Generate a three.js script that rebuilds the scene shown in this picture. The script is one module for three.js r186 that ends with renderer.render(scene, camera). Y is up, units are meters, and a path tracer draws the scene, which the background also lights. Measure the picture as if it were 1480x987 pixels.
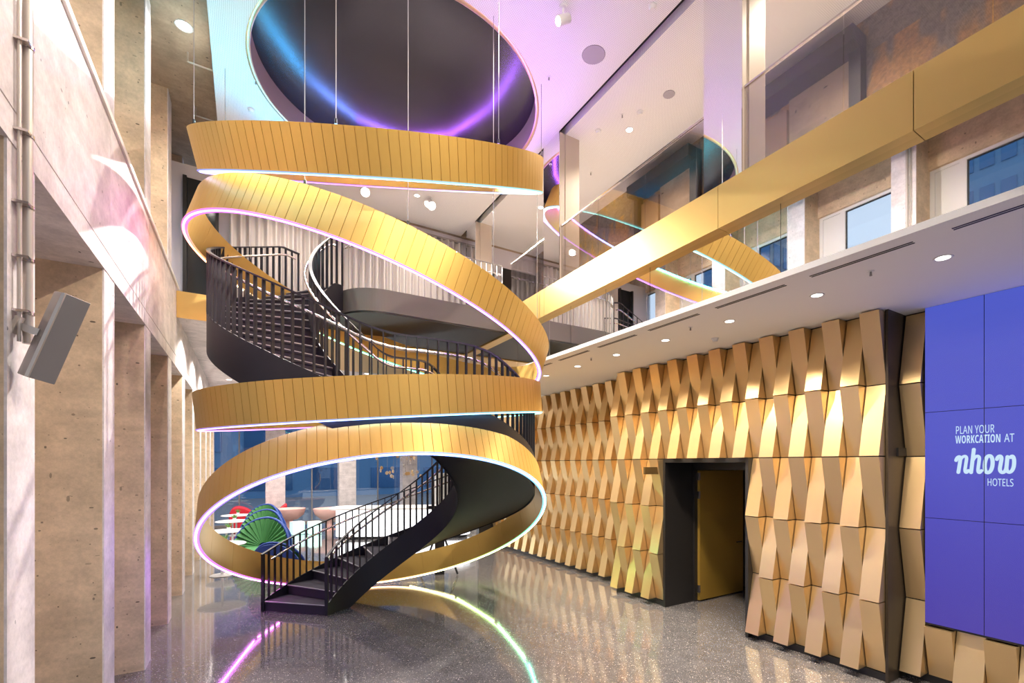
import * as THREE from 'three';
import { mergeGeometries, toCreasedNormals } from 'three/addons/utils/BufferGeometryUtils.js';
import { RectAreaLightUniformsLib } from 'three/addons/lights/RectAreaLightUniformsLib.js';

RectAreaLightUniformsLib.init();
const scene = new THREE.Scene();

// ---------------------------------------------------------------- camera, sky, exposure
// principal point at pixel (800, 671) of the 1480 x 987 frame, focal length 690 pixels, lens level
const FOC = 690, EYE = 2.6, YAW = Math.atan(442 / FOC);
const camera = new THREE.PerspectiveCamera(2 * Math.atan(671 / FOC) * 180 / Math.PI, 1600 / 1342, 0.05, 300);
camera.setViewOffset(1600, 1342, 0, 0, 1480, 987);
camera.position.set(0, EYE, 0);
camera.rotation.y = -YAW;
scene.add(camera);
scene.background = new THREE.Color().setRGB(0.95, 1.15, 1.5);
const renderer = new THREE.WebGLRenderer();
renderer.toneMapping = THREE.LinearToneMapping;
renderer.toneMappingExposure = 0.95;
renderer.shadowMap.enabled = true;
const WARM = new THREE.Color().setRGB(1.0, 0.86, 0.70), NEUTRAL = new THREE.Color().setRGB(1.0, 0.93, 0.86);
const P = { soffit: 36, gallery: 34, lounge: 60, spot: 50, flare: 240, led: 6 };   // lamp strengths in candela; LED strips in nits

// ---------------------------------------------------------------- random, noise, textures
let seed = 12345;
const rnd = () => { seed = (seed * 1664525 + 1013904223) >>> 0; return seed / 4294967296; };
function tileNoise(n, cells, s) {
  const g = new Float32Array(cells * cells); const keep = seed; seed = s; for (let i = 0; i < g.length; i++) g[i] = rnd(); seed = keep;
  return (x, y) => {
    const u = x / n * cells, v = y / n * cells, i = Math.floor(u), j = Math.floor(v); let a = u - i, b = v - j;
    a = a * a * (3 - 2 * a); b = b * b * (3 - 2 * b);
    const at = (p, q) => g[((q % cells + cells) % cells) * cells + ((p % cells + cells) % cells)];
    return (at(i, j) * (1 - a) + at(i + 1, j) * a) * (1 - b) + (at(i, j + 1) * (1 - a) + at(i + 1, j + 1) * a) * b;
  };
}
function dataTex(n, fn, srgb = true, m = n) {
  const d = new Uint8Array(n * m * 4);
  for (let y = 0; y < m; y++) for (let x = 0; x < n; x++) {
    const c = fn(x, y), k = (y * n + x) * 4;
    for (let i = 0; i < 3; i++) d[k + i] = Math.max(0, Math.min(255, Array.isArray(c) ? c[i] : c));
    d[k + 3] = 255;
  }
  const t = new THREE.DataTexture(d, n, m, THREE.RGBAFormat);
  t.wrapS = t.wrapT = THREE.RepeatWrapping; t.magFilter = THREE.LinearFilter; t.minFilter = THREE.LinearFilter;
  if (srgb) t.colorSpace = THREE.SRGBColorSpace;
  t.needsUpdate = true; return t;
}
const rep = (t, metres, my = metres) => { t.repeat.set(1 / metres, 1 / my); return t; };

function terrazzoTex() {
  const n = 1024, g = new Float32Array(n * n), w = new Float32Array(n * n), n1 = tileNoise(n, 12, 7), n2 = tileNoise(n, 170, 8);
  for (let y = 0; y < n; y++) for (let x = 0; x < n; x++) g[y * n + x] = 84 + 10 * n1(x, y) + 22 * n2(x, y);
  for (let k = 0; k < 9000; k++) {
    const cx = rnd() * n, cy = rnd() * n, r = 1.1 + 3.6 * Math.pow(rnd(), 3), a = rnd() * 3.14, e = 0.55 + 0.45 * rnd(), tone = rnd() < 0.42 ? 145 + 90 * rnd() : rnd() < 0.5 ? 40 + 25 * rnd() : 95 + 30 * rnd(), warm = rnd();
    const R = Math.ceil(r);
    for (let dy = -R; dy <= R; dy++) for (let dx = -R; dx <= R; dx++) {
      const u = dx * Math.cos(a) + dy * Math.sin(a), v = (-dx * Math.sin(a) + dy * Math.cos(a)) / e;
      if (u * u + v * v < r * r) { const i = ((Math.round(cy) + dy + n) % n) * n + (Math.round(cx) + dx + n) % n; g[i] = tone; w[i] = warm; }
    }
  }
  return dataTex(n, (x, y) => { const v = g[y * n + x], h = w[y * n + x]; return [v * (0.99 + 0.05 * h), v * 0.965, v * (0.97 - 0.09 * h)]; });
}
function concreteTex(base, spots, s) {
  const n = 1024, a = tileNoise(n, 5, s), b = tileNoise(n, 22, s + 1), c = tileNoise(n, 120, s + 2), d = tileNoise(n, 400, s + 3), st = tileNoise(n, 60, s + 4);
  const f = new Float32Array(n * n).fill(1);
  for (let k = 0; k < spots; k++) {
    const cx = rnd() * n, cy = rnd() * n, r = 0.8 + 3.2 * Math.pow(rnd(), 4), q = 1 + 2.5 * Math.pow(rnd(), 3), R = Math.ceil(r * q), dark = 0.45 + 0.4 * rnd(), vert = rnd() < 0.4;
    for (let dy = -R; dy <= R; dy++) for (let dx = -R; dx <= R; dx++) {
      const u = vert ? dx : dx / q, v = vert ? dy / q : dy;
      if (u * u + v * v < r * r) f[((Math.round(cy) + dy + n) % n) * n + (Math.round(cx) + dx + n) % n] = dark;
    }
  }
  const val = (x, y) => (0.80 + 0.13 * a(x, y) + 0.11 * b(x, y) + 0.07 * c(x, y) + 0.05 * d(x, y) + 0.06 * st(x * 0.15 | 0, y)) * f[y * n + x];
  return [dataTex(n, (x, y) => { const v = val(x, y); return [base[0] * v, base[1] * v, base[2] * v]; }), dataTex(n, (x, y) => 200 * f[y * n + x] + 40 * c(x, y), false)];
}
function stainTex() {
  const n = 512, a = tileNoise(n, 6, 91), b = tileNoise(n, 30, 92), c = tileNoise(n, 110, 93);
  return dataTex(n, (x, y) => {
    const k = a(x, y * 0.5 | 0) * 0.6 + b(x, (y * 0.35) | 0) * 0.4, m = Math.max(0, Math.min(1, (k - 0.46) * 7)), v = 0.82 + 0.26 * c(x, y);
    return [(132 + 46 * m) * v, (122 + 14 * m) * v, (112 - 30 * m) * v];
  });
}
function perfTex() {
  const n = 64; return dataTex(n, (x, y) => { const p = 16, dx = x % p - p / 2 + 0.5, dy = y % p - p / 2 + 0.5; return dx * dx + dy * dy < 9 ? [170, 168, 168] : [238, 237, 236]; });
}
function brushTex() {
  const a = tileNoise(256, 256, 31), b = tileNoise(256, 64, 33);
  return dataTex(256, (x, y) => 150 + 60 * a(3, y) + 25 * b(x * 0.1 | 0, y), false);
}
const brush = rep(brushTex(), 0.5);
const [concA, concAb] = concreteTex([208, 184, 154], 420, 11), [concB, concBb] = concreteTex([217, 209, 207], 110, 41);
[concA, concAb, concB, concBb].forEach(t => rep(t, 3));
const std = (o) => new THREE.MeshStandardMaterial(o), lin = (r, g, b) => new THREE.Color().setRGB(r, g, b);

const M = {
  floor: new THREE.MeshPhysicalMaterial({ map: rep(terrazzoTex(), 1.5), roughness: 0.10, specularIntensity: 1, clearcoat: 0.6, clearcoatRoughness: 0.04 }),
  concrete: std({ map: concA, bumpMap: concAb, bumpScale: 0.002, roughness: 0.85 }),
  paleConcrete: std({ map: concB, bumpMap: concBb, bumpScale: 0.001, roughness: 0.6 }),
  greyConcrete: std({ map: concA, bumpMap: concAb, bumpScale: 0.002, roughness: 0.9, color: lin(0.62, 0.62, 0.64) }),
  stained: std({ map: rep(stainTex(), 2.6), roughness: 0.8 }),
  white: std({ color: lin(0.88, 0.85, 0.80), roughness: 0.7 }),
  perf: std({ map: rep(perfTex(), 0.08), roughness: 0.75 }),
  lavender: std({ color: lin(0.62, 0.59, 0.64), roughness: 0.8 }),
  ringGold: std({ color: lin(0.74, 0.46, 0.115), metalness: 0.55, roughness: 0.42 }),
  panelGold: [0, 1, 2].map(i => std({ color: lin(0.80 - 0.03 * i, 0.575 - 0.025 * i, 0.29 - 0.015 * i), metalness: 0.85, roughness: 0.34 })),
  beamGold: std({ color: lin(0.80, 0.54, 0.18), metalness: 0.7, roughness: 0.3 }),
  doorGold: std({ color: lin(0.55, 0.34, 0.06), metalness: 0.6, roughness: 0.4 }),
  black: std({ color: lin(0.016, 0.014, 0.013), roughness: 0.45 }),
  stairBlack: std({ color: lin(0.015, 0.014, 0.02), roughness: 0.5, metalness: 0.2 }),
  carpet: std({ color: lin(0.035, 0.03, 0.042), roughness: 0.95 }),
  nosing: std({ color: lin(0.35, 0.34, 0.36), roughness: 0.5, metalness: 0.4 }),
  steel: std({ color: lin(0.68, 0.62, 0.58), metalness: 1, roughness: 0.25 }),
  greySteel: std({ color: lin(0.30, 0.28, 0.27), metalness: 0.4, roughness: 0.45 }),
  fasciaGrey: std({ color: lin(0.17, 0.155, 0.15), roughness: 0.5 }),
  mirror: std({ color: lin(0.93, 0.92, 0.90), metalness: 1, roughness: 0.015 }),
  glass: new THREE.MeshPhysicalMaterial({ color: lin(0.86, 0.88, 0.88), transmission: 1, thickness: 0, roughness: 0.0, ior: 1.52 }),
  smokedGlass: new THREE.MeshPhysicalMaterial({ color: lin(0.80, 0.78, 0.79), transmission: 1, thickness: 0, roughness: 0.0, ior: 1.75 }),
  frame: std({ color: lin(0.72, 0.71, 0.70), roughness: 0.5 }),
  darkDisc: std({ color: lin(0.085, 0.08, 0.09), metalness: 0.85, roughness: 0.24 }),
  tan: std({ color: lin(0.30, 0.235, 0.19), roughness: 0.6 }),
  rim: std({ color: lin(0.72, 0.52, 0.30), metalness: 0.8, roughness: 0.3 }),
  beige: std({ color: lin(0.50, 0.42, 0.34), roughness: 0.6 }),
  wood: std({ color: lin(0.36, 0.23, 0.12), roughness: 0.55 }),
  curtain: std({ color: lin(0.46, 0.43, 0.42), roughness: 0.9, side: THREE.DoubleSide }),
  aluminium: std({ color: lin(0.34, 0.31, 0.29), metalness: 0.5, roughness: 0.45 }),
  conduit: std({ color: lin(0.60, 0.54, 0.48), metalness: 0.5, roughness: 0.4 }),
  grille: std({ color: lin(0.42, 0.39, 0.42), roughness: 0.8 }),
  plastic: std({ color: lin(0.78, 0.77, 0.76), roughness: 0.4 }),
  lampGlow: std({ color: lin(0.1, 0.1, 0.1), emissive: lin(1, 0.93, 0.84), emissiveIntensity: 7 }),
  barGlow: std({ color: lin(0.5, 0.5, 0.5), emissive: lin(0.95, 0.97, 1), emissiveIntensity: 1.5, roughness: 0.4 }),
  red: std({ color: lin(0.60, 0.012, 0.03), roughness: 0.6 }),
  green: std({ color: lin(0.05, 0.20, 0.06), roughness: 0.75, side: THREE.DoubleSide }),
  blue: std({ color: lin(0.02, 0.06, 0.28), roughness: 0.6 }),
  pink: std({ color: lin(0.80, 0.45, 0.40), roughness: 0.6 }),
  plant: std({ color: lin(0.10, 0.22, 0.04), roughness: 0.7, side: THREE.DoubleSide }),
  asphalt: std({ color: lin(0.20, 0.22, 0.25), roughness: 0.9 }),
  towerA: std({ color: lin(0.10, 0.24, 0.42), roughness: 0.5 }),
  towerB: std({ color: lin(0.20, 0.25, 0.32), roughness: 0.6 }),
  towerGlass: std({ color: lin(0.05, 0.15, 0.32), roughness: 0.12, metalness: 0.3 }),
};

// ---------------------------------------------------------------- helpers
const taken = {};
function numbered(name) { const k = taken[name] = (taken[name] ?? -1) + 1; return k ? `${name}_${String(k).padStart(3, '0')}` : name; }
function bx(x0, x1, y0, y1, z0, z1) {
  const w = x1 - x0, h = y1 - y0, d = z1 - z0, g = new THREE.BoxGeometry(w, h, d), uv = g.attributes.uv;
  const sz = [[d, h], [d, h], [w, d], [w, d], [w, h], [w, h]], off = [[z0, y0], [z0 + 1.3, y0], [x0, z0], [x0, z0], [x0, y0], [x0 + 0.7, y0 + 0.4]];
  for (let f = 0; f < 6; f++) for (let i = 0; i < 4; i++) { const k = f * 4 + i; uv.setXY(k, uv.getX(k) * sz[f][0] + off[f][0], uv.getY(k) * sz[f][1] + off[f][1]); }
  g.translate((x0 + x1) / 2, (y0 + y1) / 2, (z0 + z1) / 2);
  return g;
}
const cyl = (r0, r1, h, seg = 20) => new THREE.CylinderGeometry(r0, r1, h, seg);
const lathe = (pts, seg = 32) => new THREE.LatheGeometry(pts.map(p => new THREE.Vector2(p[0], p[1])), seg);
const at = (g, x, y, z) => { g.translate(x, y, z); return g; };
const V = (x, y, z) => new THREE.Vector3(x, y, z);
function bar(a, b, r, seg = 8) {
  const d = b.clone().sub(a), g = cyl(r, r, d.length(), seg);
  g.applyQuaternion(new THREE.Quaternion().setFromUnitVectors(V(0, 1, 0), d.clone().normalize()));
  return at(g, (a.x + b.x) / 2, (a.y + b.y) / 2, (a.z + b.z) / 2);
}
function mesh(name, geo, mat, parent) {
  const g = Array.isArray(geo) ? mergeGeometries(geo.map(q => q.index ? q.toNonIndexed() : q)) : geo;
  const m = new THREE.Mesh(g, mat); m.name = parent === scene ? numbered(name) : name; parent.add(m); return m;
}
function thing(name, label, category, [x, y, z] = [0, 0, 0], turn = 0, group) {
  const o = new THREE.Group(); o.name = numbered(name); o.position.set(x, y, z); o.rotation.y = turn; o.userData = { label, category };
  if (group) o.userData.group = group; scene.add(o); return o;
}
function dup(root, [x, y, z], turn, label, group) {
  const r = root.clone(); r.name = numbered(root.name.replace(/_\d{3}$/, '')); r.position.set(x, y, z); r.rotation.y = turn; scene.add(r);
  r.userData = { ...root.userData }; if (label) r.userData.label = label; if (group) r.userData.group = group; return r;
}
function struct(name, label, category) { const o = new THREE.Group(); o.name = numbered(name); o.userData = { kind: 'structure', label, category }; scene.add(o); return o; }
function structMesh(name, geo, mat, label, category) { const m = mesh(name, geo, mat, scene); m.userData = { kind: 'structure', label, category }; return m; }
function spotLight(pos, target, color, intensity, angle, penumbra, radius = 3) {
  const l = new THREE.SpotLight(color, intensity, 0, angle, penumbra, 2); l.position.copy(pos); l.target.position.copy(target); l.shadow.radius = radius; scene.add(l, l.target); return l;
}

// ---------------------------------------------------------------- key dimensions
const XL = -1.09, XR = 6.45, XG = 4.45, CEIL = 8.25, SOF = 4.44, B0 = 5.25, B1 = 5.73, ZF = -10.9, ZEND = -24, ZBACK = 3;

// ---------------------------------------------------------------- floor
structMesh('floor', bx(-1.9, 9.6, -0.2, 0, ZEND, ZBACK), M.floor, 'polished dark terrazzo floor with pale stone chips', 'floor');

// ---------------------------------------------------------------- left facade
{
  const w = struct('wall_left', 'raw concrete facade wall with deep columns and a pale spandrel band', 'wall');
  const zn = k => -3.745 - 2.06 * k;
  for (let k = -3; k <= 9; k++) {
    const z = zn(k);
    const c = mesh('column', bx(-1.80, XL - 0.012, 0, 8.72, z - 0.4, z), M.concrete, w);
    mesh('column_face', bx(XL - 0.012, XL, 0.0, 4.36, z - 0.4, z - 0.002), M.paleConcrete, c);
    if (k <= 4) mesh('column_face', bx(XL - 0.012, XL, B1 + 0.1, 8.72, z - 0.4, z - 0.002), M.paleConcrete, c);
  }
  for (let k = -4; k <= 8; k++) {                                       // bays between column k and k + 1
    const z1 = zn(k) - 0.2, z0 = zn(k + 1) - 0.2;
    mesh('lintel_panel', bx(-1.80, XL + 0.006, 4.36, 4.545, z0 + 0.003, z1 - 0.003), M.paleConcrete, w);
    if (z0 > -12.4) {
      mesh('spandrel_panel', bx(-1.80, XL + 0.006, 4.557, 5.80, z0 + 0.003, z1 - 0.003), M.paleConcrete, w);
      mesh('sill', bx(-1.80, XL + 0.03, 5.80, 5.86, z0 + 0.006, z1 - 0.006), M.white, w);
    } else mesh('spandrel_panel', bx(-1.80, XL + 0.006, 4.557, 5.3, z0 + 0.003, z1 - 0.003), M.paleConcrete, w);
  }
  mesh('upper_wall', bx(-1.86, -1.80, 5.3, 8.72, ZEND, zn(4) + 0.0), M.greyConcrete, w);
  mesh('parapet', bx(-1.86, -1.62, 8.1, 8.72, zn(4), ZBACK + 0.2), M.concrete, w);
}
function makeWindow(name, label, z0, z1, y0, y1, x) {
  const o = struct(name, label, 'window'), f = 0.075, zm = z0 + (z1 - z0) * 0.30;
  mesh('window_frame', [bx(x, x + 0.09, y0, y0 + f, z0, z1), bx(x, x + 0.09, y1 - f, y1, z0, z1), bx(x, x + 0.09, y0 + f, y1 - f, z0, z0 + f), bx(x, x + 0.09, y0 + f, y1 - f, z1 - f, z1), bx(x, x + 0.09, y0 + f, y1 - f, zm - 0.05, zm + 0.05)], M.frame, o);
  mesh('gasket', [bx(x + 0.03, x + 0.06, y0 + f, y1 - f, z1 - f - 0.02, z1 - f), bx(x + 0.03, x + 0.06, y1 - f - 0.02, y1 - f, zm + 0.07, z1 - f - 0.02), bx(x + 0.03, x + 0.06, y0 + f, y0 + f + 0.02, zm + 0.07, z1 - f - 0.02), bx(x + 0.03, x + 0.06, y0 + f, y1 - f, zm + 0.05, zm + 0.07)], M.black, o);
  mesh('pane', bx(x + 0.04, x + 0.048, y0 + f, y1 - f, zm + 0.05, z1 - f), M.glass, o);
  mesh('side_panel', bx(x + 0.03, x + 0.06, y0 + f, y1 - f, z0 + f, zm - 0.05), M.frame, o);
  return o;
}
{
  let n = 0; const zn = k => -3.745 - 2.06 * k;
  for (let k = -4; k <= 8; k++) makeWindow(`window_${++n}`, 'tall white framed ground window set between facade columns', zn(k + 1), zn(k) - 0.4, 0, 4.36, -1.78).userData.group = 'ground facade windows';
  for (let k = -4; k <= 3; k++) makeWindow(`window_${++n}`, 'white framed window above the pale spandrel band', zn(k + 1), zn(k) - 0.4, 5.86, 8.12, -1.78).userData.group = 'upper facade windows';
}

// ---------------------------------------------------------------- far lounge facade
{
  const w = struct('wall_far', 'distant glazed lounge wall with pale concrete piers', 'wall');
  for (const x of [-1.6, 1.0, 3.86, 6.7, 9.2]) mesh('column', bx(x - 0.36, x + 0.36, 0, 5.25, ZEND, ZEND + 0.5), M.paleConcrete, w);
  mesh('parapet', bx(-1.9, 9.6, 4.6, 5.25, ZEND - 0.1, ZEND + 0.1), M.concrete, w);
  const xs = [-1.24, 0.64, 1.36, 3.5, 4.22, 6.34, 7.06, 8.84];
  for (let i = 0; i < 8; i += 2) {
    const o = struct(`window_${40 + i}`, 'full height lounge window between pale piers with blue dusk behind', 'window'); o.userData.group = 'lounge windows';
    const a = xs[i], b = xs[i + 1], m = (a + b) / 2;
    mesh('window_frame', [bx(a, b, 0, 0.08, ZEND, ZEND + 0.08), bx(m - 0.025, m + 0.025, 0.08, 4.6, ZEND, ZEND + 0.08)], M.greySteel, o);
    mesh('pane', bx(a, m - 0.025, 0.08, 4.6, ZEND + 0.03, ZEND + 0.04), M.glass, o);
    mesh('pane', bx(m + 0.025, b, 0.08, 4.6, ZEND + 0.03, ZEND + 0.04), M.glass, o);
  }
}
// rest of the shell
{
  // unseen wall behind the viewer; glazing added so the sky gives soft fill
  const w = struct('wall_back', 'unseen wall with white piers and a transom, glazing added for soft sky fill', 'wall');
  const xs = [-1.9, 0.2, 2.3, 4.4, 6.8, 9.4];
  for (const x of xs) mesh('pier', bx(x, x + 0.2, 0, 8.9, ZBACK, ZBACK + 0.2), M.white, w);
  for (const [y0, y1] of [[0, 0.1], [4.3, 5.75], [8.2, 8.9]]) for (let i = 0; i + 1 < xs.length; i++) mesh('transom', bx(xs[i] + 0.2, xs[i + 1], y0, y1, ZBACK + 0.02, ZBACK + 0.18), M.white, w);
  let n = 70;
  for (let i = 0; i + 1 < xs.length; i++) for (const [y0, y1] of [[0.1, 4.3], [5.75, 8.2]]) { const o = struct(`window_${n++}`, 'unseen clear pane added between white piers for soft sky fill', 'window'); o.userData.group = 'added fill panes'; mesh('pane', bx(xs[i] + 0.2, xs[i + 1], y0, y1, ZBACK + 0.09, ZBACK + 0.10), M.glass, o); }
}
structMesh('wall_right_outer', bx(9.6, 9.8, -0.2, 8.9, ZEND, ZBACK + 0.2), M.white, 'plain outer wall behind the gallery', 'wall');
{
  // lounge ceiling: slab of the upper floor with downlights under it
  const c = struct('ceiling_lounge', 'pale slab ceiling over the lounge', 'ceiling');
  mesh('slab', bx(-1.9, 9.6, 5.3, 5.7, ZEND, ZF - 0.06), M.paleConcrete, c);
  mesh('slab', bx(XG + 0.2, 9.6, 5.3, 5.7, ZF - 0.06, ZBACK), M.paleConcrete, c);
  mesh('soffit_lining', bx(0.4, XG + 0.2, 5.26, 5.30, -14.6, ZF - 0.05), M.beamGold, c);
}
{
  // atrium ceiling with round opening
  const c = struct('ceiling', 'white perforated ceiling with a large round opening', 'ceiling');
  const sh = new THREE.Shape([[-0.42, -11.2], [XG, -11.2], [XG, ZBACK], [-0.42, ZBACK]].map(p => new THREE.Vector2(p[0], -p[1])));
  const hole = new THREE.Path(); hole.absarc(2.086, 7.595, 2.10, 0, Math.PI * 2, true); sh.holes.push(hole);
  const g = new THREE.ExtrudeGeometry(sh, { depth: 0.3, bevelEnabled: false, curveSegments: 96 }); g.rotateX(-Math.PI / 2); g.translate(0, CEIL, 0);
  mesh('ceiling_board', g, M.perf, c);
  mesh('ceiling_board', bx(XG + 0.14, 9.6, CEIL, CEIL + 0.3, -11.2, ZBACK), M.perf, c);
  mesh('slot_lining', bx(XG, XG + 0.14, CEIL + 0.14, CEIL + 0.3, -11.2, ZBACK), M.black, c);
  mesh('slab_strip', bx(-1.86, -0.42, 8.72, 8.9, ZEND, ZBACK), M.greyConcrete, c);
  mesh('slab_strip', bx(-0.42, 9.6, CEIL + 0.75, CEIL + 0.9, -11.4, ZBACK), M.greyConcrete, c);
  mesh('slab_strip', bx(-0.42, 9.6, CEIL, 8.72, -11.6, -11.2), M.greyConcrete, c);
  const l = thing('ceiling_disc', 'huge dark brushed metal disc recessed in the round ceiling opening', 'ceiling disc', [2.086, CEIL, -7.595]);
  mesh('disc', lathe([[0, 0.36], [2.098, 0.36], [2.098, 0.40], [0, 0.40]], 96), M.darkDisc, l);
  mesh('reveal', lathe([[2.094, 0.36], [2.06, 0.36], [2.06, 0.01], [2.094, 0.01]], 96), M.tan, l);
  mesh('rim', lathe([[2.112, -0.004], [2.085, -0.014], [2.058, -0.004], [2.058, 0.01], [2.112, 0.01], [2.112, -0.004]], 96), M.rim, l);
}
{
  // white soffit over the panelled wall, with slot diffusers
  const c = struct('ceiling_soffit', 'cream soffit with downlights over the gold panelled wall', 'ceiling');
  mesh('soffit_board', bx(XG, 7.1, SOF, SOF + 0.06, ZF + 0.02, ZBACK), M.white, c);
  for (let k = 0; k < 9; k++) for (const dx of [0, 0.035]) mesh('slot_diffuser', bx(XG + 0.17 + dx, XG + 0.185 + dx, SOF - 0.004, SOF + 0.001, -0.6 - 1.12 * k - 0.86, -0.6 - 1.12 * k), M.black, c);
}

// ---------------------------------------------------------------- right wall: folded gold panels
const PW = 0.225, ROW = 0.866, PROUD = 0.21, FLUSH = 0.02, Y0 = 0.1, Z_0 = -2.654;
function wedge(w, h, dTop, dBot) {
  // x = -depth (towards the room), y up, z along the wall; origin at the lower far corner on the wall face
  const p = [[0, 0, 0], [0, 0, w], [0, h, 0], [0, h, w], [-dBot, 0, 0], [-dBot, 0, w], [-dTop, h, 0], [-dTop, h, w]];
  const quads = [[4, 5, 7, 6], [1, 0, 2, 3], [5, 1, 3, 7], [0, 4, 6, 2], [6, 7, 3, 2], [0, 1, 5, 4]];
  const pos = [], uv = [];
  for (const q of quads) { const U = [[0, 0], [w, 0], [w, h], [0, h]]; for (const i of [0, 1, 2, 0, 2, 3]) { pos.push(...p[q[i]]); uv.push(...U[i]); } }
  const g = new THREE.BufferGeometry(); g.setAttribute('position', new THREE.Float32BufferAttribute(pos, 3)); g.setAttribute('uv', new THREE.Float32BufferAttribute(uv, 2)); g.computeVertexNormals(); return g;
}
{
  const w = struct('wall_right', 'wall of folded brushed gold panels around a black doorway', 'wall');
  const zD0 = Z_0 - 16 * PW, zD1 = Z_0 - 8 * PW, zS = Z_0 - 22 * PW, XS = 6.85;
  mesh('backing', bx(XR, XR + 0.15, 0, SOF, zS, zD0), M.black, w);
  mesh('backing', bx(XR, XR + 0.15, 0, SOF, zD1, Z_0), M.black, w);
  mesh('backing', bx(XR, XR + 0.15, Y0 + 3 * ROW, SOF, zD0, zD1), M.black, w);
  mesh('backing', bx(XS, XS + 0.15, 0, SOF, -14.2, zS), M.black, w);
  mesh('backing', bx(XR + 0.15, XS + 0.15, 0, SOF, zS, zS + 0.05), M.black, w);
  mesh('return_trim', bx(XR - 0.06, XS, 0, SOF, Z_0, Z_0 + 0.03), M.greySteel, w).material = std({ color: lin(0.06, 0.045, 0.03), metalness: 0.5, roughness: 0.4 });
  mesh('backing', bx(XS, XS + 0.15, 0, SOF, Z_0, ZBACK), M.black, w);
  mesh('end_trim', bx(XR - 0.2, 7.2, 0, SOF, -14.3, -14.2), M.black, w);
  for (const [z0, z1, x] of [[zS, zD0, XR], [zD1, Z_0, XR], [-14.2, zS, XS]]) mesh('plinth', bx(x - 0.03, x, 0, Y0 - 0.01, z0, z1), M.black, w);
  const gT = wedge(PW - 0.010, ROW - 0.014, PROUD, FLUSH), gB = wedge(PW - 0.010, ROW - 0.014, FLUSH, PROUD);
  const cell = (x, z, row, phase, parent) => { const m = mesh('gold_panel', phase ? gB : gT, M.panelGold[Math.floor(rnd() * 3)], parent); m.position.set(x, Y0 + row * ROW + 0.005, z + 0.0035); };
  for (let k = 0; k < 22; k++) for (let row = 0; row < 5; row++) {
    if (k >= 8 && k < 16 && row < 3) continue;
    cell(XR, Z_0 - (k + 1) * PW, row, (4 - row + k) % 2, w);
  }
  for (let k = 22; k < 51; k++) for (let row = 0; row < 5; row++) cell(XS, Z_0 - (k + 1) * PW, row, (4 - row + k) % 2, w);
  // set-back bay beside and under the screen
  for (let row = 0; row < 5; row++) { const m = mesh('gold_panel', (4 - row) % 2 ? gT : gB, M.panelGold[row % 3], w); m.position.set(XS, Y0 + row * ROW + 0.005, Z_0 + 0.045); }
  const gU = wedge(0.262, 0.6, 0.02, 0.17), gV = wedge(0.262, 0.6, 0.17, 0.02);
  for (let k = 0; k < 8; k++) { const m = mesh('gold_panel', k % 2 ? gU : gV, M.panelGold[k % 3], w); m.position.set(XS, Y0, -2.375 + k * 0.269); }
  // door recess and the dark room behind
  const d = struct('door_1', 'black door frame with an open gold door leaf', 'door');
  mesh('door_frame', [bx(XR - 0.07, 7.2, 0, 2.698, zD0 - 0.0, zD0 + 0.05), bx(XR - 0.13, XR + 0.16, 0, 2.698, zD1 - 0.05, zD1), bx(XR - 0.07, 7.2, 2.63, 2.698, zD0 + 0.05, zD1 - 0.05), bx(7.12, 7.2, 0, 2.55, zD0 + 0.05, zD0 + 0.09), bx(7.12, 7.2, 2.5, 2.63, zD0 + 0.05, zD1)], M.black, d);
  mesh('side_post', bx(7.12, 7.2, 0, 2.5, zD1 - 0.24, zD1 - 0.05), M.black, d);
  const leaf = mesh('door_leaf', bx(7.2, 8.5, 0.03, 2.48, zD0 + 0.09, zD0 + 0.145), M.doorGold, d);
  for (const y of [0.18, 1.95, 2.3]) mesh('hinge', bx(7.155, 7.2, y, y + 0.14, zD0 + 0.12, zD0 + 0.16), M.steel, leaf);
  mesh('handle', bar(V(8.38, 1.05, zD0 + 0.2), V(8.22, 1.05, zD0 + 0.2), 0.012), M.black, leaf);
  const r = struct('wall_store', 'dark lining of the room behind the doorway', 'wall');
  mesh('lining', bx(8.9, 9.0, 0, 2.7, -7.6, -2.6), M.tan, r);
  mesh('lining', bx(7.0, 9.0, 0, 2.7, -7.7, -7.6), M.tan, r);
  mesh('lining', bx(7.0, 9.0, 0, 2.7, -2.7, -2.6), M.tan, r);
  mesh('lining', bx(6.6, 9.0, 2.7, 2.8, -7.7, -2.6), M.black, r);
  mesh('second_leaf', bx(8.55, 8.6, 0.03, 2.48, zD1 - 1.0, zD1 - 0.05), M.beige, r);
  const s = thing('sign_box', 'small bronze sign box projecting beside the black doorway', 'sign', [XR - 0.12, 2.42, zD0 - 0.06]);
  mesh('box', bx(-0.36, 0.02, 0, 0.13, -0.02, 0.02), std({ color: lin(0.16, 0.10, 0.035), metalness: 0.6, roughness: 0.5 }), s);
  mesh('bracket', bx(0.02, 0.11, 0.04, 0.09, -0.012, 0.012), M.black, s);
}

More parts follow.
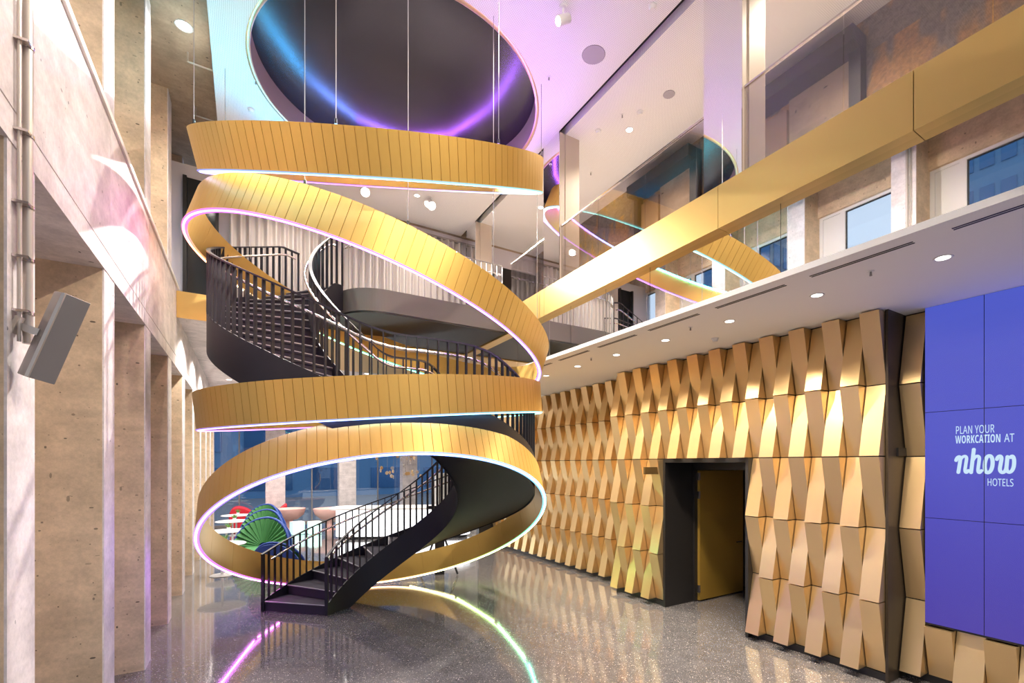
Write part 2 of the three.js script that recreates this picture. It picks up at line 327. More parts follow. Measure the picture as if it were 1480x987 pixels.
// ---------------------------------------------------------------- video wall
{
  const X = 6.72, YB = 0.742, HH = 1.2327, WW = 0.538, ZL = -2.376, PXM = 540, NC = 3;
  const cv = document.createElement('canvas'); cv.width = Math.round(NC * WW * PXM); cv.height = Math.round(3 * HH * PXM);
  const c = cv.getContext('2d'), gr = c.createLinearGradient(0, 0, 0, cv.height);
  gr.addColorStop(0, '#4f5cca'); gr.addColorStop(0.45, '#4a4fc6'); gr.addColorStop(1, '#4a3ba6'); c.fillStyle = gr; c.fillRect(0, 0, cv.width, cv.height);
  const px = z => (z - ZL) * PXM, py = y => (YB + 3 * HH - y) * PXM;
  c.fillStyle = '#cdeaff'; c.strokeStyle = '#cdeaff'; c.textBaseline = 'alphabetic';
  const fit = (t, font, z0, z1, yb, h, capRatio = 0.73) => {
    c.save(); const size = h * PXM / capRatio; c.font = font.replace('SIZE', size + 'px'); const w = c.measureText(t).width;
    c.translate(px(z0), py(yb)); c.scale((px(z1) - px(z0)) / w, 1); c.fillText(t, 0, 0); c.restore();
  };
  fit('PLAN YOUR', 'SIZE sans-serif', -2.088, -1.752, 2.94, 0.088);
  fit('WORKCATION', 'bold SIZE sans-serif', -2.088, -1.70, 2.835, 0.09);
  fit('AT', 'SIZE sans-serif', -1.675, -1.595, 2.835, 0.09);
  fit('HOTELS', 'SIZE sans-serif', -1.815, -1.60, 2.37, 0.078);
  // flowing hand-lettered word
  c.lineCap = 'round'; c.lineJoin = 'round';
  const U = PXM * 0.2, bx0 = px(-2.085), by = py(2.5);                       // unit: x-height 0.2 m
  const stroke = (pts, wd) => { c.lineWidth = wd * U; c.beginPath(); pts.forEach((s, i) => { const q = s.map((v, j) => j % 2 ? by - v * U : bx0 + v * U); if (i === 0) c.moveTo(q[0], q[1]); else if (q.length === 2) c.lineTo(q[0], q[1]); else c.bezierCurveTo(...q); }); c.stroke(); };
  stroke([[0.02, 0.72], [0.06, 0.95, 0.24, 1.02, 0.21, 0.75], [0.12, 0.05]], 0.175);
  stroke([[0.20, 0.72], [0.30, 1.0, 0.52, 1.05, 0.48, 0.75], [0.42, 0.25], [0.40, 0.0, 0.50, 0.0, 0.56, 0.16]], 0.155);
  stroke([[0.80, 1.32], [0.68, 0.05]], 0.175);
  stroke([[0.76, 0.72], [0.86, 1.0, 1.06, 1.05, 1.03, 0.75], [0.98, 0.25], [0.96, 0.0, 1.06, 0.0, 1.12, 0.16]], 0.155);
  stroke([[1.45, 0.96], [1.25, 0.98, 1.18, 0.05, 1.38, 0.05], [1.62, 0.05, 1.66, 0.98, 1.45, 0.96]], 0.175);
  stroke([[1.76, 0.76], [1.80, 1.0, 1.97, 1.0, 1.94, 0.75], [1.88, 0.3], [1.86, -0.02, 2.10, -0.02, 2.14, 0.35], [2.18, 0.9]], 0.165);
  stroke([[2.14, 0.35], [2.12, -0.02, 2.38, -0.02, 2.43, 0.45], [2.47, 0.9, 2.36, 1.02, 2.30, 0.86]], 0.165);
  const full = new THREE.CanvasTexture(cv); full.colorSpace = THREE.SRGBColorSpace; full.magFilter = THREE.LinearFilter;
  const screenMat = new THREE.MeshStandardMaterial({ color: lin(0.01, 0.01, 0.012), emissive: lin(1, 1, 1), emissiveMap: full, emissiveIntensity: 0.98, roughness: 0.25 });
  const t = thing('video_wall', 'large blue video wall with white lettering beside the gold panels', 'screen', [X, YB, ZL]);
  const body = mesh('housing', bx(0.005, 0.1, -0.02, 3 * HH, 0, NC * WW), M.black, t);
  for (let i = 0; i < NC; i++) for (let j = 0; j < 3; j++) {
    const g = new THREE.PlaneGeometry(WW - 0.006, HH - 0.006), uv = g.attributes.uv;
    for (let k = 0; k < 4; k++) uv.setXY(k, (i + 0.0056 + uv.getX(k) * 0.9888) / NC, (j + 0.0024 + uv.getY(k) * 0.9952) / 3);
    g.rotateY(-Math.PI / 2); g.translate(-0.004, (j + 0.5) * HH, (i + 0.5) * WW);
    mesh('screen_panel', g, screenMat, t);
  }
  const ra = new THREE.RectAreaLight(lin(0.09, 0.085, 0.56), 0.5, NC * WW, 3 * HH); ra.position.set(X - 0.03, YB + 1.5 * HH, ZL + NC * WW / 2); ra.lookAt(0, YB + 1.5 * HH, ZL + NC * WW / 2); scene.add(ra);
}

// ---------------------------------------------------------------- gallery edge: gold beam, mirror band, glass balustrade, mirrored columns
const seams = []; for (let k = -1; k <= 5; k++) seams.push(-1.65 - 1.87 * k);
{
  const t = struct('trim_1', 'long brushed gold fascia beam along the gallery edge', 'fascia');
  const z = [ZBACK, ...seams.filter(s => s < ZBACK), ZF];
  for (let i = 0; i + 1 < z.length; i++) if (z[i] - z[i + 1] > 0.1) {
    mesh('fascia_panel', bx(XG, XG + 0.03, B0, B1, z[i + 1] + 0.003, z[i] - 0.003), M.beamGold, t);
    mesh('underside_panel', bx(XG + 0.03, XG + 0.11, B0, B0 + 0.02, z[i + 1] + 0.003, z[i] - 0.003), M.beamGold, t);
  }
  mesh('core', bx(XG + 0.032, XG + 0.25, B0 + 0.022, B1 - 0.01, ZF, ZBACK), M.black, t);
  const m = thing('mirror_band', 'band of mirror panels between the cream soffit and the gold beam', 'mirror');
  const zz = [ZBACK, 0.9, -0.97, -2.84, -4.71, -5.65, -6.58, -8.45, ZF];
  for (let i = 0; i + 1 < zz.length; i++) mesh('mirror_panel', bx(XG + 0.11, XG + 0.12, SOF + 0.06, B0 + 0.02, zz[i + 1] + 0.003, zz[i] - 0.003), M.mirror, m);
  mesh('backing', bx(XG + 0.122, XG + 0.17, SOF + 0.06, B0 + 0.02, ZF, ZBACK), M.black, m);
}
{
  const colZ = [0.34, -3.215, -6.77, -10.32];
  const lab = ['mirror clad gallery column behind the glass rail by the entrance', 'mirror clad gallery column reflecting the green edge of the ceiling disc', 'mirror clad gallery column next to the footbridge rail', 'mirror clad gallery column at the far gallery corner'];
  colZ.forEach((z, i) => {
    const t = thing('gallery_column', lab[i], 'column', [XG, B1, z]);
    mesh('core', bx(0.012, 0.42, 0, CEIL - B1, -0.50, -0.012), M.beige, t);
    mesh('mirror_face', bx(0, 0.012, 0, CEIL - B1, -0.505, 0), M.mirror, t);
    mesh('side_face', bx(0.13, 0.42, 0, CEIL - B1, -0.012, 0), M.beige, t);
    mesh('side_strip', bx(0.012, 0.08, 0, CEIL - B1, -0.012, 0), M.beige, t);
  });
  const spans = [[-0.165, -3.215], [-3.72, -6.77], [-7.275, -8.6]], labs = ['smoked glass balustrade on the gold beam in front of the stained concrete wall', 'smoked glass balustrade on the gold beam between the two mirrored columns', 'short smoked glass balustrade on the gold beam meeting the footbridge'];
  spans.forEach(([a, b], i) => {
    const t = thing('glass_balustrade', labs[i], 'balustrade', [XG + 0.04, B1 - 0.02, b]);
    const L = a - b, n = Math.max(1, Math.round(L / 1.0));
    for (let k = 0; k < n; k++) mesh('glass_panel', bx(0, 0.012, 0, 0.93, k * L / n + 0.004, (k + 1) * L / n - 0.004), M.smokedGlass, t);
    mesh('top_rail', bx(-0.008, 0.02, 0.93, 0.95, 0.002, L - 0.002), M.steel, t);
  });
}
{
  // gallery back wall and what stands in it
  const w = struct('wall_gallery', 'stained raw concrete wall behind the gallery rail', 'wall'), X = 6.6;
  mesh('wall_face', bx(X, X + 0.2, 5.7, CEIL, -11.2, ZBACK), M.stained, w);
  for (const [i, [a, b]] of [[-4.55, -2.95], [-7.1, -5.55]].entries()) {
    const d = struct(`door_${i + 2}`, 'dark steel portal with a timber door in the gallery wall', 'door'); d.userData.group = 'gallery portals';
    mesh('door_frame', [bx(X - 0.35, X - 0.01, 7.82, 8.02, a, b), bx(X - 0.16, X - 0.01, 5.71, 7.82, b - 0.14, b), bx(X - 0.16, X - 0.01, 5.71, 7.82, a, a + 0.1)], M.black, d);
    mesh('infill_panel', bx(X - 0.05, X - 0.012, 5.71, 7.82, a + 0.6, b - 0.15), M.greyConcrete, d);
    mesh('door_leaf', bx(X - 0.08, X - 0.012, 5.71, 7.7, a + 0.12, a + 0.58), M.wood, d);
  }
}
// far upper wall, curtain, openings
{
  const w = struct('wall_far_upper', 'pale wall at the far side of the upper landing', 'wall'), Z = -11.25;
  mesh('wall_face', bx(-1.8, 9.6, 5.7, CEIL, Z - 0.15, Z - 0.05), M.lavender, w);
  mesh('pier', bx(4.92, 5.08, 5.7, CEIL, Z - 0.05, Z + 0.18), M.greySteel, w);
  const d = struct('door_4', 'wide dark doorway in the pale upper wall', 'door');
  mesh('door_leaf', bx(5.6, 7.1, 5.71, 7.75, Z - 0.05, Z), M.black, d);
  const e = struct('window_60', 'dark framed glass screen at the curtain edge', 'window');
  mesh('window_frame', [bx(4.62, 4.75, 5.71, 8.0, Z - 0.05, Z + 0.05), bx(3.1, 4.62, 7.92, 8.0, Z - 0.05, Z + 0.05)], M.black, e);
  mesh('pane', bx(3.1, 4.62, 5.71, 7.92, Z + 0.02, Z + 0.03), M.smokedGlass, e);
  const f = struct('window_61', 'tall dark glass panel beside the concrete facade at the upper landing', 'window');
  mesh('window_frame', [bx(-1.02, -0.96, 5.74, 8.0, Z - 0.05, Z + 0.05), bx(-0.52, -0.47, 5.74, 8.0, Z - 0.05, Z + 0.05)], M.black, f);
  mesh('pane', bx(-0.96, -0.52, 5.74, 8.0, Z - 0.05, Z - 0.03), std({ color: lin(0.02, 0.022, 0.025), roughness: 0.1 }), f);
  // pleated curtain
  const n = 420, x0 = -0.3, x1 = 4.55, pos = [], idx = [];
  for (let i = 0; i <= n; i++) { const x = x0 + (x1 - x0) * i / n, z = 0.05 * Math.sin(x * 42) + 0.02 * Math.sin(x * 17 + 1); pos.push(x, 0, z, x, 2.3, z); if (i < n) { const k = i * 2; idx.push(k, k + 2, k + 1, k + 1, k + 2, k + 3); } }
  const g = new THREE.BufferGeometry(); g.setAttribute('position', new THREE.Float32BufferAttribute(pos, 3)); g.setIndex(idx); g.computeVertexNormals();
  const t = thing('curtain', 'long grey pleated curtain behind the top of the staircase', 'curtain', [0, 5.72, Z + 0.12]);
  mesh('fabric', g, M.curtain, t); mesh('curtain_rail', bx(x0, x1, 2.3, 2.34, -0.04, 0.04), M.greySteel, t);
}
{
  // gold fascia of the upper floor on the far side
  const t = struct('trim_2', 'warm gold fascia edge of the upper floor behind the staircase', 'fascia');
  for (let k = 0; k < 8; k++) { const a = XL + 0.008 + k * 0.6906; mesh('fascia_panel', bx(a + 0.002, a + 0.6886, B0, B1, ZF - 0.03, ZF), M.beamGold, t); }
  mesh('core', bx(XL + 0.01, XG, B0 + 0.02, B1 - 0.02, ZF - 0.06, ZF - 0.032), M.black, t);
}

// ---------------------------------------------------------------- footbridge
const CX = 1.97, CZ = -8.2, RI = 1.16, RO = 2.43, B_0 = -45, B_L0 = 157, B_L1 = 199, B_1 = 332, N1 = 18, N2 = 15, NST = N1 + N2, RISE = B1 / NST;
const pol = (r, b, y) => { const a = b * Math.PI / 180; return V(CX + r * Math.sin(a), y, CZ - r * Math.cos(a)); };
const D1 = (B_L0 - B_0) / (N1 - 1), D2 = (B_1 - B_L1) / N2;           // the last riser of the lower flight steps on to the landing
const ramp = (x, a, b) => Math.max(0, Math.min(1, (x - a) / (b - a)));
const pitch0 = b => (b < B_0 ? (b - B_0) / D1 * RISE : 0) + N1 * RISE * ramp(b, B_0, B_L0 + 6) + N2 * RISE * ramp(b, B_L1 - 4, B_1 - 2);
const pitch = b => (pitch0(b - 6) + pitch0(b - 3) + pitch0(b) + pitch0(b + 3) + pitch0(b + 6)) / 5;
{
  const t = thing('footbridge', 'dark grey footbridge landing with rounded corner joining the staircase to the gallery', 'bridge', [0, B0, 0]);
  const a = pol(RO + 0.02, B_1 + 0.5, 0), b = pol(RI - 0.02, B_1 + 0.5, 0), s = new THREE.Shape();
  const edge = (off) => {
    s.moveTo(a.x - 0.15, -(ZF + 0.01)); s.lineTo(a.x, -a.z); s.lineTo(b.x, -b.z);
    s.bezierCurveTo(b.x + 0.12, -(b.z + 0.25), b.x + 0.30, 8.76, b.x + 0.75, 8.76); s.lineTo(XG - 0.01, 8.76); s.lineTo(XG - 0.01, -(ZF + 0.01));
  }; edge(0);
  const g = new THREE.ExtrudeGeometry(s, { depth: 0.40, bevelEnabled: false, curveSegments: 20 }); g.rotateX(-Math.PI / 2); g.translate(0, 0.06, 0);
  mesh('deck', g, M.fasciaGrey, t);
  const g2 = new THREE.ExtrudeGeometry(s, { depth: 0.03, bevelEnabled: false, curveSegments: 20 }); g2.rotateX(-Math.PI / 2); g2.scale(0.995, 1, 0.998); g2.translate(0.01, 0.025, -0.02);
  mesh('underside', g2, M.black, t);
  const r = thing('footbridge_railing', 'slender steel railing along the footbridge edge', 'railing', [0, B1, 0]);
  const pts = []; const cv = new THREE.CubicBezierCurve(new THREE.Vector2(b.x, b.z), new THREE.Vector2(b.x + 0.12, b.z + 0.25), new THREE.Vector2(b.x + 0.30, -8.76), new THREE.Vector2(b.x + 0.75, -8.76));
  for (let i = 0; i <= 10; i++) { const p = cv.getPoint(i / 10); pts.push(V(p.x + 0.02, 0, p.y - 0.05)); }
  for (let x = b.x + 0.85; x < XG - 0.05; x += 0.1) pts.push(V(x, 0, -8.81));
  const path = new THREE.CatmullRomCurve3(pts), len = path.getLength(), nb = Math.round(len / 0.115);
  const gb = bx(-0.006, 0.006, 0, 0.92, -0.02, 0.02);
  for (let i = 0; i <= nb; i++) { const p = path.getPointAt(i / nb), m = mesh('baluster', gb, M.greySteel, r); m.position.copy(p); }
  const up = (h) => new THREE.CatmullRomCurve3(pts.map(p => V(p.x, h, p.z)));
  mesh('top_rail', new THREE.TubeGeometry(up(0.93), 60, 0.014, 6), M.greySteel, r);
  mesh('handrail', new THREE.TubeGeometry(new THREE.CatmullRomCurve3(pts.map(p => V(p.x, 0.78, p.z - 0.07))), 60, 0.019, 8), M.steel, r);
}

// ---------------------------------------------------------------- spiral staircase
function sweep(r0, r1, lo, hi, b0, b1, n, floorClip = true) {
  const pos = [], idx = [], q = [];
  for (let i = 0; i <= n; i++) {
    const b = b0 + (b1 - b0) * i / n; let l = lo(b), h = hi(b); if (floorClip) { l = Math.max(0.002, l); h = Math.max(l + 0.004, h); }
    q.push([pol(r0, b, l), pol(r1, b, l), pol(r1, b, h), pol(r0, b, h)]);
  }
  const quad = (a, b, c, d) => { for (const v of [a, b, c, a, c, d]) pos.push(v.x, v.y, v.z); };
  for (let i = 0; i < n; i++) for (let k = 0; k < 4; k++) quad(q[i][k], q[i + 1][k], q[i + 1][(k + 1) % 4], q[i][(k + 1) % 4]);
  quad(q[0][0], q[0][1], q[0][2], q[0][3]); quad(q[n][3], q[n][2], q[n][1], q[n][0]);
  const g = new THREE.BufferGeometry(); g.setAttribute('position', new THREE.Float32BufferAttribute(pos, 3)); g.setAttribute('uv', new THREE.Float32BufferAttribute(new Float32Array(pos.length / 3 * 2), 2)); g.computeVertexNormals();
  return n > 20 ? toCreasedNormals(g, 0.5) : g;
}
{
  const t = thing('spiral_staircase', 'black spiral staircase with flat bar balusters winding up inside the gold hoops', 'staircase', [CX, 0, CZ]);
  const put = (name, g, m, p = t) => { g.translate(-CX, 0, -CZ); return mesh(name, g, m, p); };
  for (let i = 0; i < NST; i++) {
    const low = i < N1, b = low ? B_0 + i * D1 : B_L1 + (i - N1) * D2, e = i === N1 - 1 ? B_L1 : low ? b + D1 : b + D2, y = i * RISE;
    const tr = put(i === N1 - 1 ? 'landing_tread' : 'tread', sweep(RI, RO, () => y + RISE - 0.035, () => y + RISE - 0.003, b - 0.6, e + 0.2, i === N1 - 1 ? 12 : 4), M.carpet);
    put('riser', sweep(RI, RO, () => y + 0.001, () => y + RISE - 0.036, b, b + 0.5, 1), M.carpet);
    put('nosing', sweep(RI + 0.004, RO - 0.004, () => y + RISE - 0.012, () => y + RISE + 0.002, b - 0.75, b - 0.1, 1), M.nosing, tr);
  }
  const N = 150;
  put('stringer', sweep(RO, RO + 0.02, b => pitch(b) - 0.36, b => Math.min(pitch(b) + 0.19, B1 + 0.06), B_0 - 1.5, B_1, N), M.stairBlack);
  put('stringer', sweep(RI - 0.02, RI, b => pitch(b) - 0.36, b => Math.min(pitch(b) + 0.19, B1 + 0.06), B_0 - 1.5, B_1, N), M.stairBlack);
  put('underside', sweep(RI, RO, b => pitch(b) - 0.34, b => pitch(b) - 0.32, B_0 + 22, B_1, N), M.stairBlack);
  for (const [r, rh, nb] of [[RO + 0.0, RO - 0.075, 124], [RI - 0.005, RI + 0.07, 66]]) {
    const h = (b) => Math.min(pitch(b) + 0.17, B1 + 0.05);
    const gb = bx(-0.0225, 0.0225, 0, 0.84, -0.007, 0.007);
    for (let i = 0; i <= nb; i++) {
      const b = B_0 - 0.8 + (B_1 - B_0 + 0.5) * i / nb, p = pol(r, b, h(b)), m = mesh(i === 0 ? 'newel_post' : 'baluster', i === 0 ? bx(-0.03, 0.03, -h(b) + 0.01, 0.84, -0.015, 0.015) : gb, M.stairBlack, t);
      m.position.set(p.x - CX, p.y, p.z - CZ); m.rotation.y = Math.PI / 2 - b * Math.PI / 180;
    }
    put('top_rail', sweep(r - 0.024, r + 0.024, b => h(b) + 0.84, b => h(b) + 0.862, B_0 - 1.4, B_1, N, false), M.stairBlack);
    const pts = []; for (let b = B_0 + 2; b <= B_1; b += 4) pts.push(pol(rh, b, h(b) + 0.70));
    put('handrail', new THREE.TubeGeometry(new THREE.CatmullRomCurve3(pts), 160, 0.019, 8), M.steel);
  }
}

{
  const t = thing('steel_stand', 'dark flat steel stand with splayed struts on the floor behind the lowest hoop', 'stand', [3.82, 0, -10.95], -0.4);
  mesh('post', bx(-0.11, 0.11, 0, 1.55, -0.03, 0.03), M.stairBlack, t);
  for (const s of [-1, 1]) mesh('strut', bar(V(s * 0.42, 0.02, 0.12), V(s * 0.08, 0.95, 0), 0.025, 6), M.stairBlack, t);
  mesh('head', bx(-0.3, 0.3, 1.55, 1.62, -0.05, 0.05), M.stairBlack, t);
}
// ---------------------------------------------------------------- gold hoops
const hsv = (h, s, v) => { const f = n => { const k = (n + h * 6) % 6; return v - v * s * Math.max(0, Math.min(k, 4 - k, 1)); }; return [f(5), f(3), f(1)]; };
function ledColour(stops, b) {
  b = ((b % 360) + 360) % 360; const s = [...stops, [stops[0][0] + 360, stops[0][1]]];
  if (b < s[0][0]) b += 360;
  for (let i = 0; i + 1 < s.length; i++) if (b >= s[i][0] && b <= s[i + 1][0]) { const k = (b - s[i][0]) / (s[i + 1][0] - s[i][0]); return s[i][1].map((v, j) => v * (1 - k) + s[i + 1][1][j] * k); }
  return s[0][1];
}
const HOOPS = [
  // all four are oblique slices of one upright cylinder: k scale, centre (x, z), height and slopes of the slice, band height, LED colours by bearing
  { k: 0.88, c: [2.016, -8.313], y: 7.353, s: [0.246, -0.484], w: 0.48, led: 0.7, label: 'uppermost gold slatted hoop right under the dark ceiling disc', stops: [[0, [0.65, 0.15, 1]], [60, [0.5, 0.5, 1]], [110, [0.3, 1, 0.85]], [180, [0.2, 0.7, 1]], [250, [0.25, 0.35, 1]], [300, [0.4, 0.2, 1]]], top: [[10, [0.3, 0.15, 1]], [40, [0.45, 0.12, 1]], [90, [0.4, 0.15, 1]], [150, [0.6, 0.2, 1]], [200, [0.4, 0.5, 1]], [240, [0.1, 0.8, 0.9]], [300, [0.05, 0.75, 1]], [335, [0.05, 0.4, 1]]] },
  { k: 0.975, c: [1.867, -8.122], y: 4.907, s: [-0.323, -0.053], w: 0.47, led: 2.3, label: 'steeply tilted gold slatted hoop with orange and violet light second from the ceiling', stops: [[0, [0.2, 1, 0.5]], [40, [0.1, 1, 0.75]], [80, [0.35, 0.3, 1]], [110, [0.4, 0.25, 1]], [180, [0.5, 0.15, 1]], [235, [0.75, 0.1, 0.9]], [262, [1, 0.12, 0.5]], [282, [1, 0.35, 0.12]], [315, [1, 0.7, 0.4]]] },
  { k: 1, c: [2.001, -8.307], y: 3.335, s: [0.098, -0.045], w: 0.49, led: 1.0, label: 'nearly level gold slatted hoop around the middle of the staircase', stops: [[0, [0.7, 0.15, 1]], [60, [0.3, 0.9, 0.9]], [100, [0.2, 1, 0.7]], [150, [0.2, 0.8, 1]], [195, [0.25, 0.45, 1]], [250, [0.4, 0.25, 1]], [290, [0.6, 0.2, 1]]] },
  { k: 1, c: [1.988, -8.161], y: 1.397, s: [-0.047, 0.515], w: 0.49, led: 3.2, label: 'lowest gold slatted hoop with blue and magenta light whose far edge dips to the floor', stops: [[0, [1, 0.4, 0.15]], [30, [1, 0.8, 0.35]], [65, [0.55, 1, 0.3]], [95, [0.2, 1, 0.6]], [125, [0.2, 0.65, 1]], [180, [0.15, 0.3, 1]], [225, [0.25, 0.2, 1]], [280, [0.5, 0.15, 1]], [320, [0.9, 0.15, 0.9]], [340, [1, 0.2, 0.55]]] },
];
for (const h of HOOPS) {
  const R = 2.6 * h.k, W = h.w * h.k, c = V(h.c[0] * h.k, EYE + (h.y - EYE) * h.k, h.c[1] * h.k), [sx, sz] = h.s, nrm = V(-sx, 1, -sz).normalize();
  const t = thing('gold_hoop', h.label, 'hoop', [c.x, c.y, c.z], 0, 'gold hoops around the staircase');
  const at3 = (b, out, up) => {                                          // a point by bearing, distance outwards from the hoop's face, height up the band
    const a = b * Math.PI / 180, x = Math.sin(a), z = -Math.cos(a), rad = V(x, 0, z); rad.addScaledVector(nrm, -rad.dot(nrm)).normalize();
    return V(R * x, sx * R * x + sz * R * z, R * z).addScaledVector(rad, out).addScaledVector(nrm, up);
  };
  const solid = (b0, b1, n, profile) => {                                // closed profile [[out, up] ...] carried along the hoop
    const pos = [], uv = [], m = profile.length, ring = i => profile.map(p => at3(b0 + (b1 - b0) * i / n, p[0], p[1]));
    const tri = (...v) => v.forEach(([p, u]) => { pos.push(p.x, p.y, p.z); uv.push(u, 0.5); });
    let q = ring(0); const first = q; let last = q;
    for (let i = 0; i < n; i++) {
      const r = ring(i + 1), u0 = (b0 + (b1 - b0) * i / n) / 360, u1 = (b0 + (b1 - b0) * (i + 1) / n) / 360;
      for (let k = 0; k < m; k++) { const l = (k + 1) % m; tri([q[k], u0], [q[l], u0], [r[l], u1], [q[k], u0], [r[l], u1], [r[k], u1]); }
      q = r; last = r;
    }
    if (b1 - b0 < 359) for (let k = 1; k + 1 < m; k++) { tri([first[0], 0], [first[k + 1], 0], [first[k], 0]); tri([last[0], 0], [last[k], 0], [last[k + 1], 0]); }
    const g = new THREE.BufferGeometry(); g.setAttribute('position', new THREE.Float32BufferAttribute(pos, 3)); g.setAttribute('uv', new THREE.Float32BufferAttribute(uv, 2)); g.computeVertexNormals(); return g;
  };
  const rect = (o0, o1, y0, y1) => [[o0, y0], [o0, y1], [o1, y1], [o1, y0]];
  mesh('core', solid(0, 360, 160, rect(-0.045, -0.012, 0.012, W - 0.004)), M.ringGold, t);
  const NI = 24, NS = 140;
  for (let i = 0; i < NI; i++) mesh('inner_sheet', solid(i * 360 / NI + 0.04, (i + 1) * 360 / NI - 0.04, 6, rect(-0.052, -0.046, 0.008, W)), M.ringGold, t);
  for (let i = 0; i < NS; i++) mesh('slat', solid(i * 360 / NS + 0.07, (i + 1) * 360 / NS - 0.07, 2, rect(-0.011, 0, 0.004, W)), M.ringGold, t);
  const strip = (name, stops, out, up, r, power, flip) => {
    const tex = dataTex(256, (x) => ledColour(stops, 360 * (x + 0.5) / 256).map(v => 255 * Math.pow(v, 1 / 2.2)), true, 2);
    const prof = []; for (let i = 0; i < 8; i++) { const a = -i / 8 * Math.PI * 2; prof.push([out + r * Math.cos(a), up + r * Math.sin(a)]); }
    if (flip < 0) mesh('led_halo_edge', solid(0, 360, 192, rect(-0.056, 0.009, -0.009, 0.0035)), std({ color: lin(0.3, 0.3, 0.3), emissive: lin(1, 1, 1), emissiveMap: tex, emissiveIntensity: 0.5 + 0.35 * power }), t);  // glowing edge added to stand in for the coloured halo round the strip
    mesh(name, solid(0, 360, 192, prof), std({ color: lin(0.2, 0.2, 0.2), emissive: lin(1, 1, 1), emissiveMap: tex, emissiveIntensity: P.led * power }), t);
    const NL = 16;
    for (let i = 0; i < NL; i++) {                                       // the same strip as area lights just in front of its glowing face
      const b = (i + 0.5) * 360 / NL, p = at3(b, out, up + flip * (r + 0.004)).add(c); if (p.y < 0.06) continue;
      const l = new THREE.RectAreaLight(lin(...ledColour(stops, b)), P.led * power * 2.2, 2 * Math.PI * R / NL, 2 * r); l.position.copy(p);
      l.up.copy(at3(b, out + 1, up).sub(at3(b, out, up))); l.lookAt(p.clone().addScaledVector(nrm, flip)); scene.add(l);
    }
  };
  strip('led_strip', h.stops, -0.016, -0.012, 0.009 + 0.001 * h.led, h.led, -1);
  if (h.top) strip('upper_led_strip', h.top, -0.075, W - 0.022, 0.016, 5, 1);
}
{
  const hoopTop = (h, b) => {
    const R = 2.6 * h.k - 0.03, a = b * Math.PI / 180, x = R * Math.sin(a), z = -R * Math.cos(a), n = V(-h.s[0], 1, -h.s[1]).normalize();
    return V(h.c[0] * h.k + x, EYE + (h.y - EYE) * h.k + h.s[0] * x + h.s[1] * z, h.c[1] * h.k + z).addScaledVector(n, h.w * h.k);
  };
  for (const [i, b] of [[0, 118], [0, 160], [0, 205], [0, 255], [0, 300], [1, 100], [1, 165], [1, 190], [1, 215], [1, 310]]) {
    const p = hoopTop(HOOPS[i], b), inside = Math.hypot(p.x - 2.086, p.z + 7.595) < 2.0, top = inside ? CEIL + 0.36 : p.x < -0.42 ? 8.72 : CEIL;
    const t = thing('suspension_rod', 'thin steel suspension rod hanging from the ceiling to a gold hoop', 'rod', [p.x, p.y, p.z], 0, 'hoop suspension rods');
    mesh('rod', at(cyl(0.004, 0.004, top - p.y, 8), 0, (top - p.y) / 2, 0), M.greySteel, t);
    mesh('coupler', at(cyl(0.014, 0.014, 0.05, 8), 0, 0.03, 0), M.black, t);
  }
}

// ---------------------------------------------------------------- speaker, conduit on the facade
{
  const t = thing('column_speaker', 'grey metal column speaker tilted out from the concrete column', 'speaker', [-0.93, 3.32, -3.80]);
  t.rotation.set(0, -0.25, -0.33);
  const s = new THREE.Shape([[0.005, -0.06], [0.085, 0.015], [0.05, 0.075], [-0.05, 0.075], [-0.08, 0.015]].map(p => new THREE.Vector2(...p)));
  const g = new THREE.ExtrudeGeometry(s, { depth: 0.50, bevelEnabled: true, bevelSize: 0.003, bevelThickness: 0.003, bevelSegments: 1 }); g.rotateX(-Math.PI / 2); g.translate(0, -0.25, 0);
  mesh('housing', g, M.aluminium, t);
  mesh('edge_strip', bx(-0.003, 0.013, -0.25, 0.25, 0.056, 0.068), M.conduit, t);
  mesh('bracket', [bx(-0.16, -0.06, -0.02, 0.02, -0.01, 0.01), bx(-0.17, -0.15, -0.05, 0.05, -0.03, 0.03)], M.conduit, t);
  const p = thing('conduit_pipe', 'galvanised conduit pipe running up the pale column face', 'pipe', [-1.045, 0, -3.87]);
  mesh('pipe', at(cyl(0.022, 0.022, 5.4, 14), 0, 3.28 + 2.7, 0), M.conduit, p);
  mesh('thin_pipe', at(cyl(0.009, 0.009, 5.4, 10), -0.02, 3.28 + 2.7, 0.05), M.conduit, p);
  for (const y of [3.45, 3.75, 4.05, 4.45, 4.95, 5.5, 6.1]) mesh('clamp', [at(cyl(0.028, 0.028, 0.018, 12), 0, y, 0), bx(-0.045, 0.02, y - 0.007, y + 0.007, -0.012, 0.07)], M.steel, p);
}

// ---------------------------------------------------------------- ceiling fittings and lamps
function downlight(x, y, z, label, group, cd, angle, r = 0.055, color = WARM) {
  const t = thing('recessed_downlight', label, 'downlight', [x, y, z], 0, group);
  mesh('trim_ring', lathe([[r, -0.002], [r + 0.016, -0.006], [r + 0.02, 0], [r, 0.004], [r, -0.002]], 28), M.plastic, t);
  mesh('lens', lathe([[0, -0.003], [r - 0.001, -0.003], [r - 0.001, 0.002]], 28), M.lampGlow, t);
  spotLight(V(x, y - 0.02, z), V(x, y - 2, z), color, cd, angle, 0.6, 3);
}
for (let k = -1; k <= 7; k++) downlight(5.22, SOF, -1.71 - 1.12 * k, 'small round downlight set in the cream soffit above the gold panels', 'soffit downlights', P.soffit, 1.15);
for (const [x, z] of [[5.43, -6.1], [5.43, -9.0], [5.43, -3.0], [5.43, -0.3], [3.0, -10.0], [0.6, -10.0]]) downlight(x, CEIL, z, 'small round downlight in the upper perforated ceiling', 'upper ceiling downlights', P.gallery, 1.15);
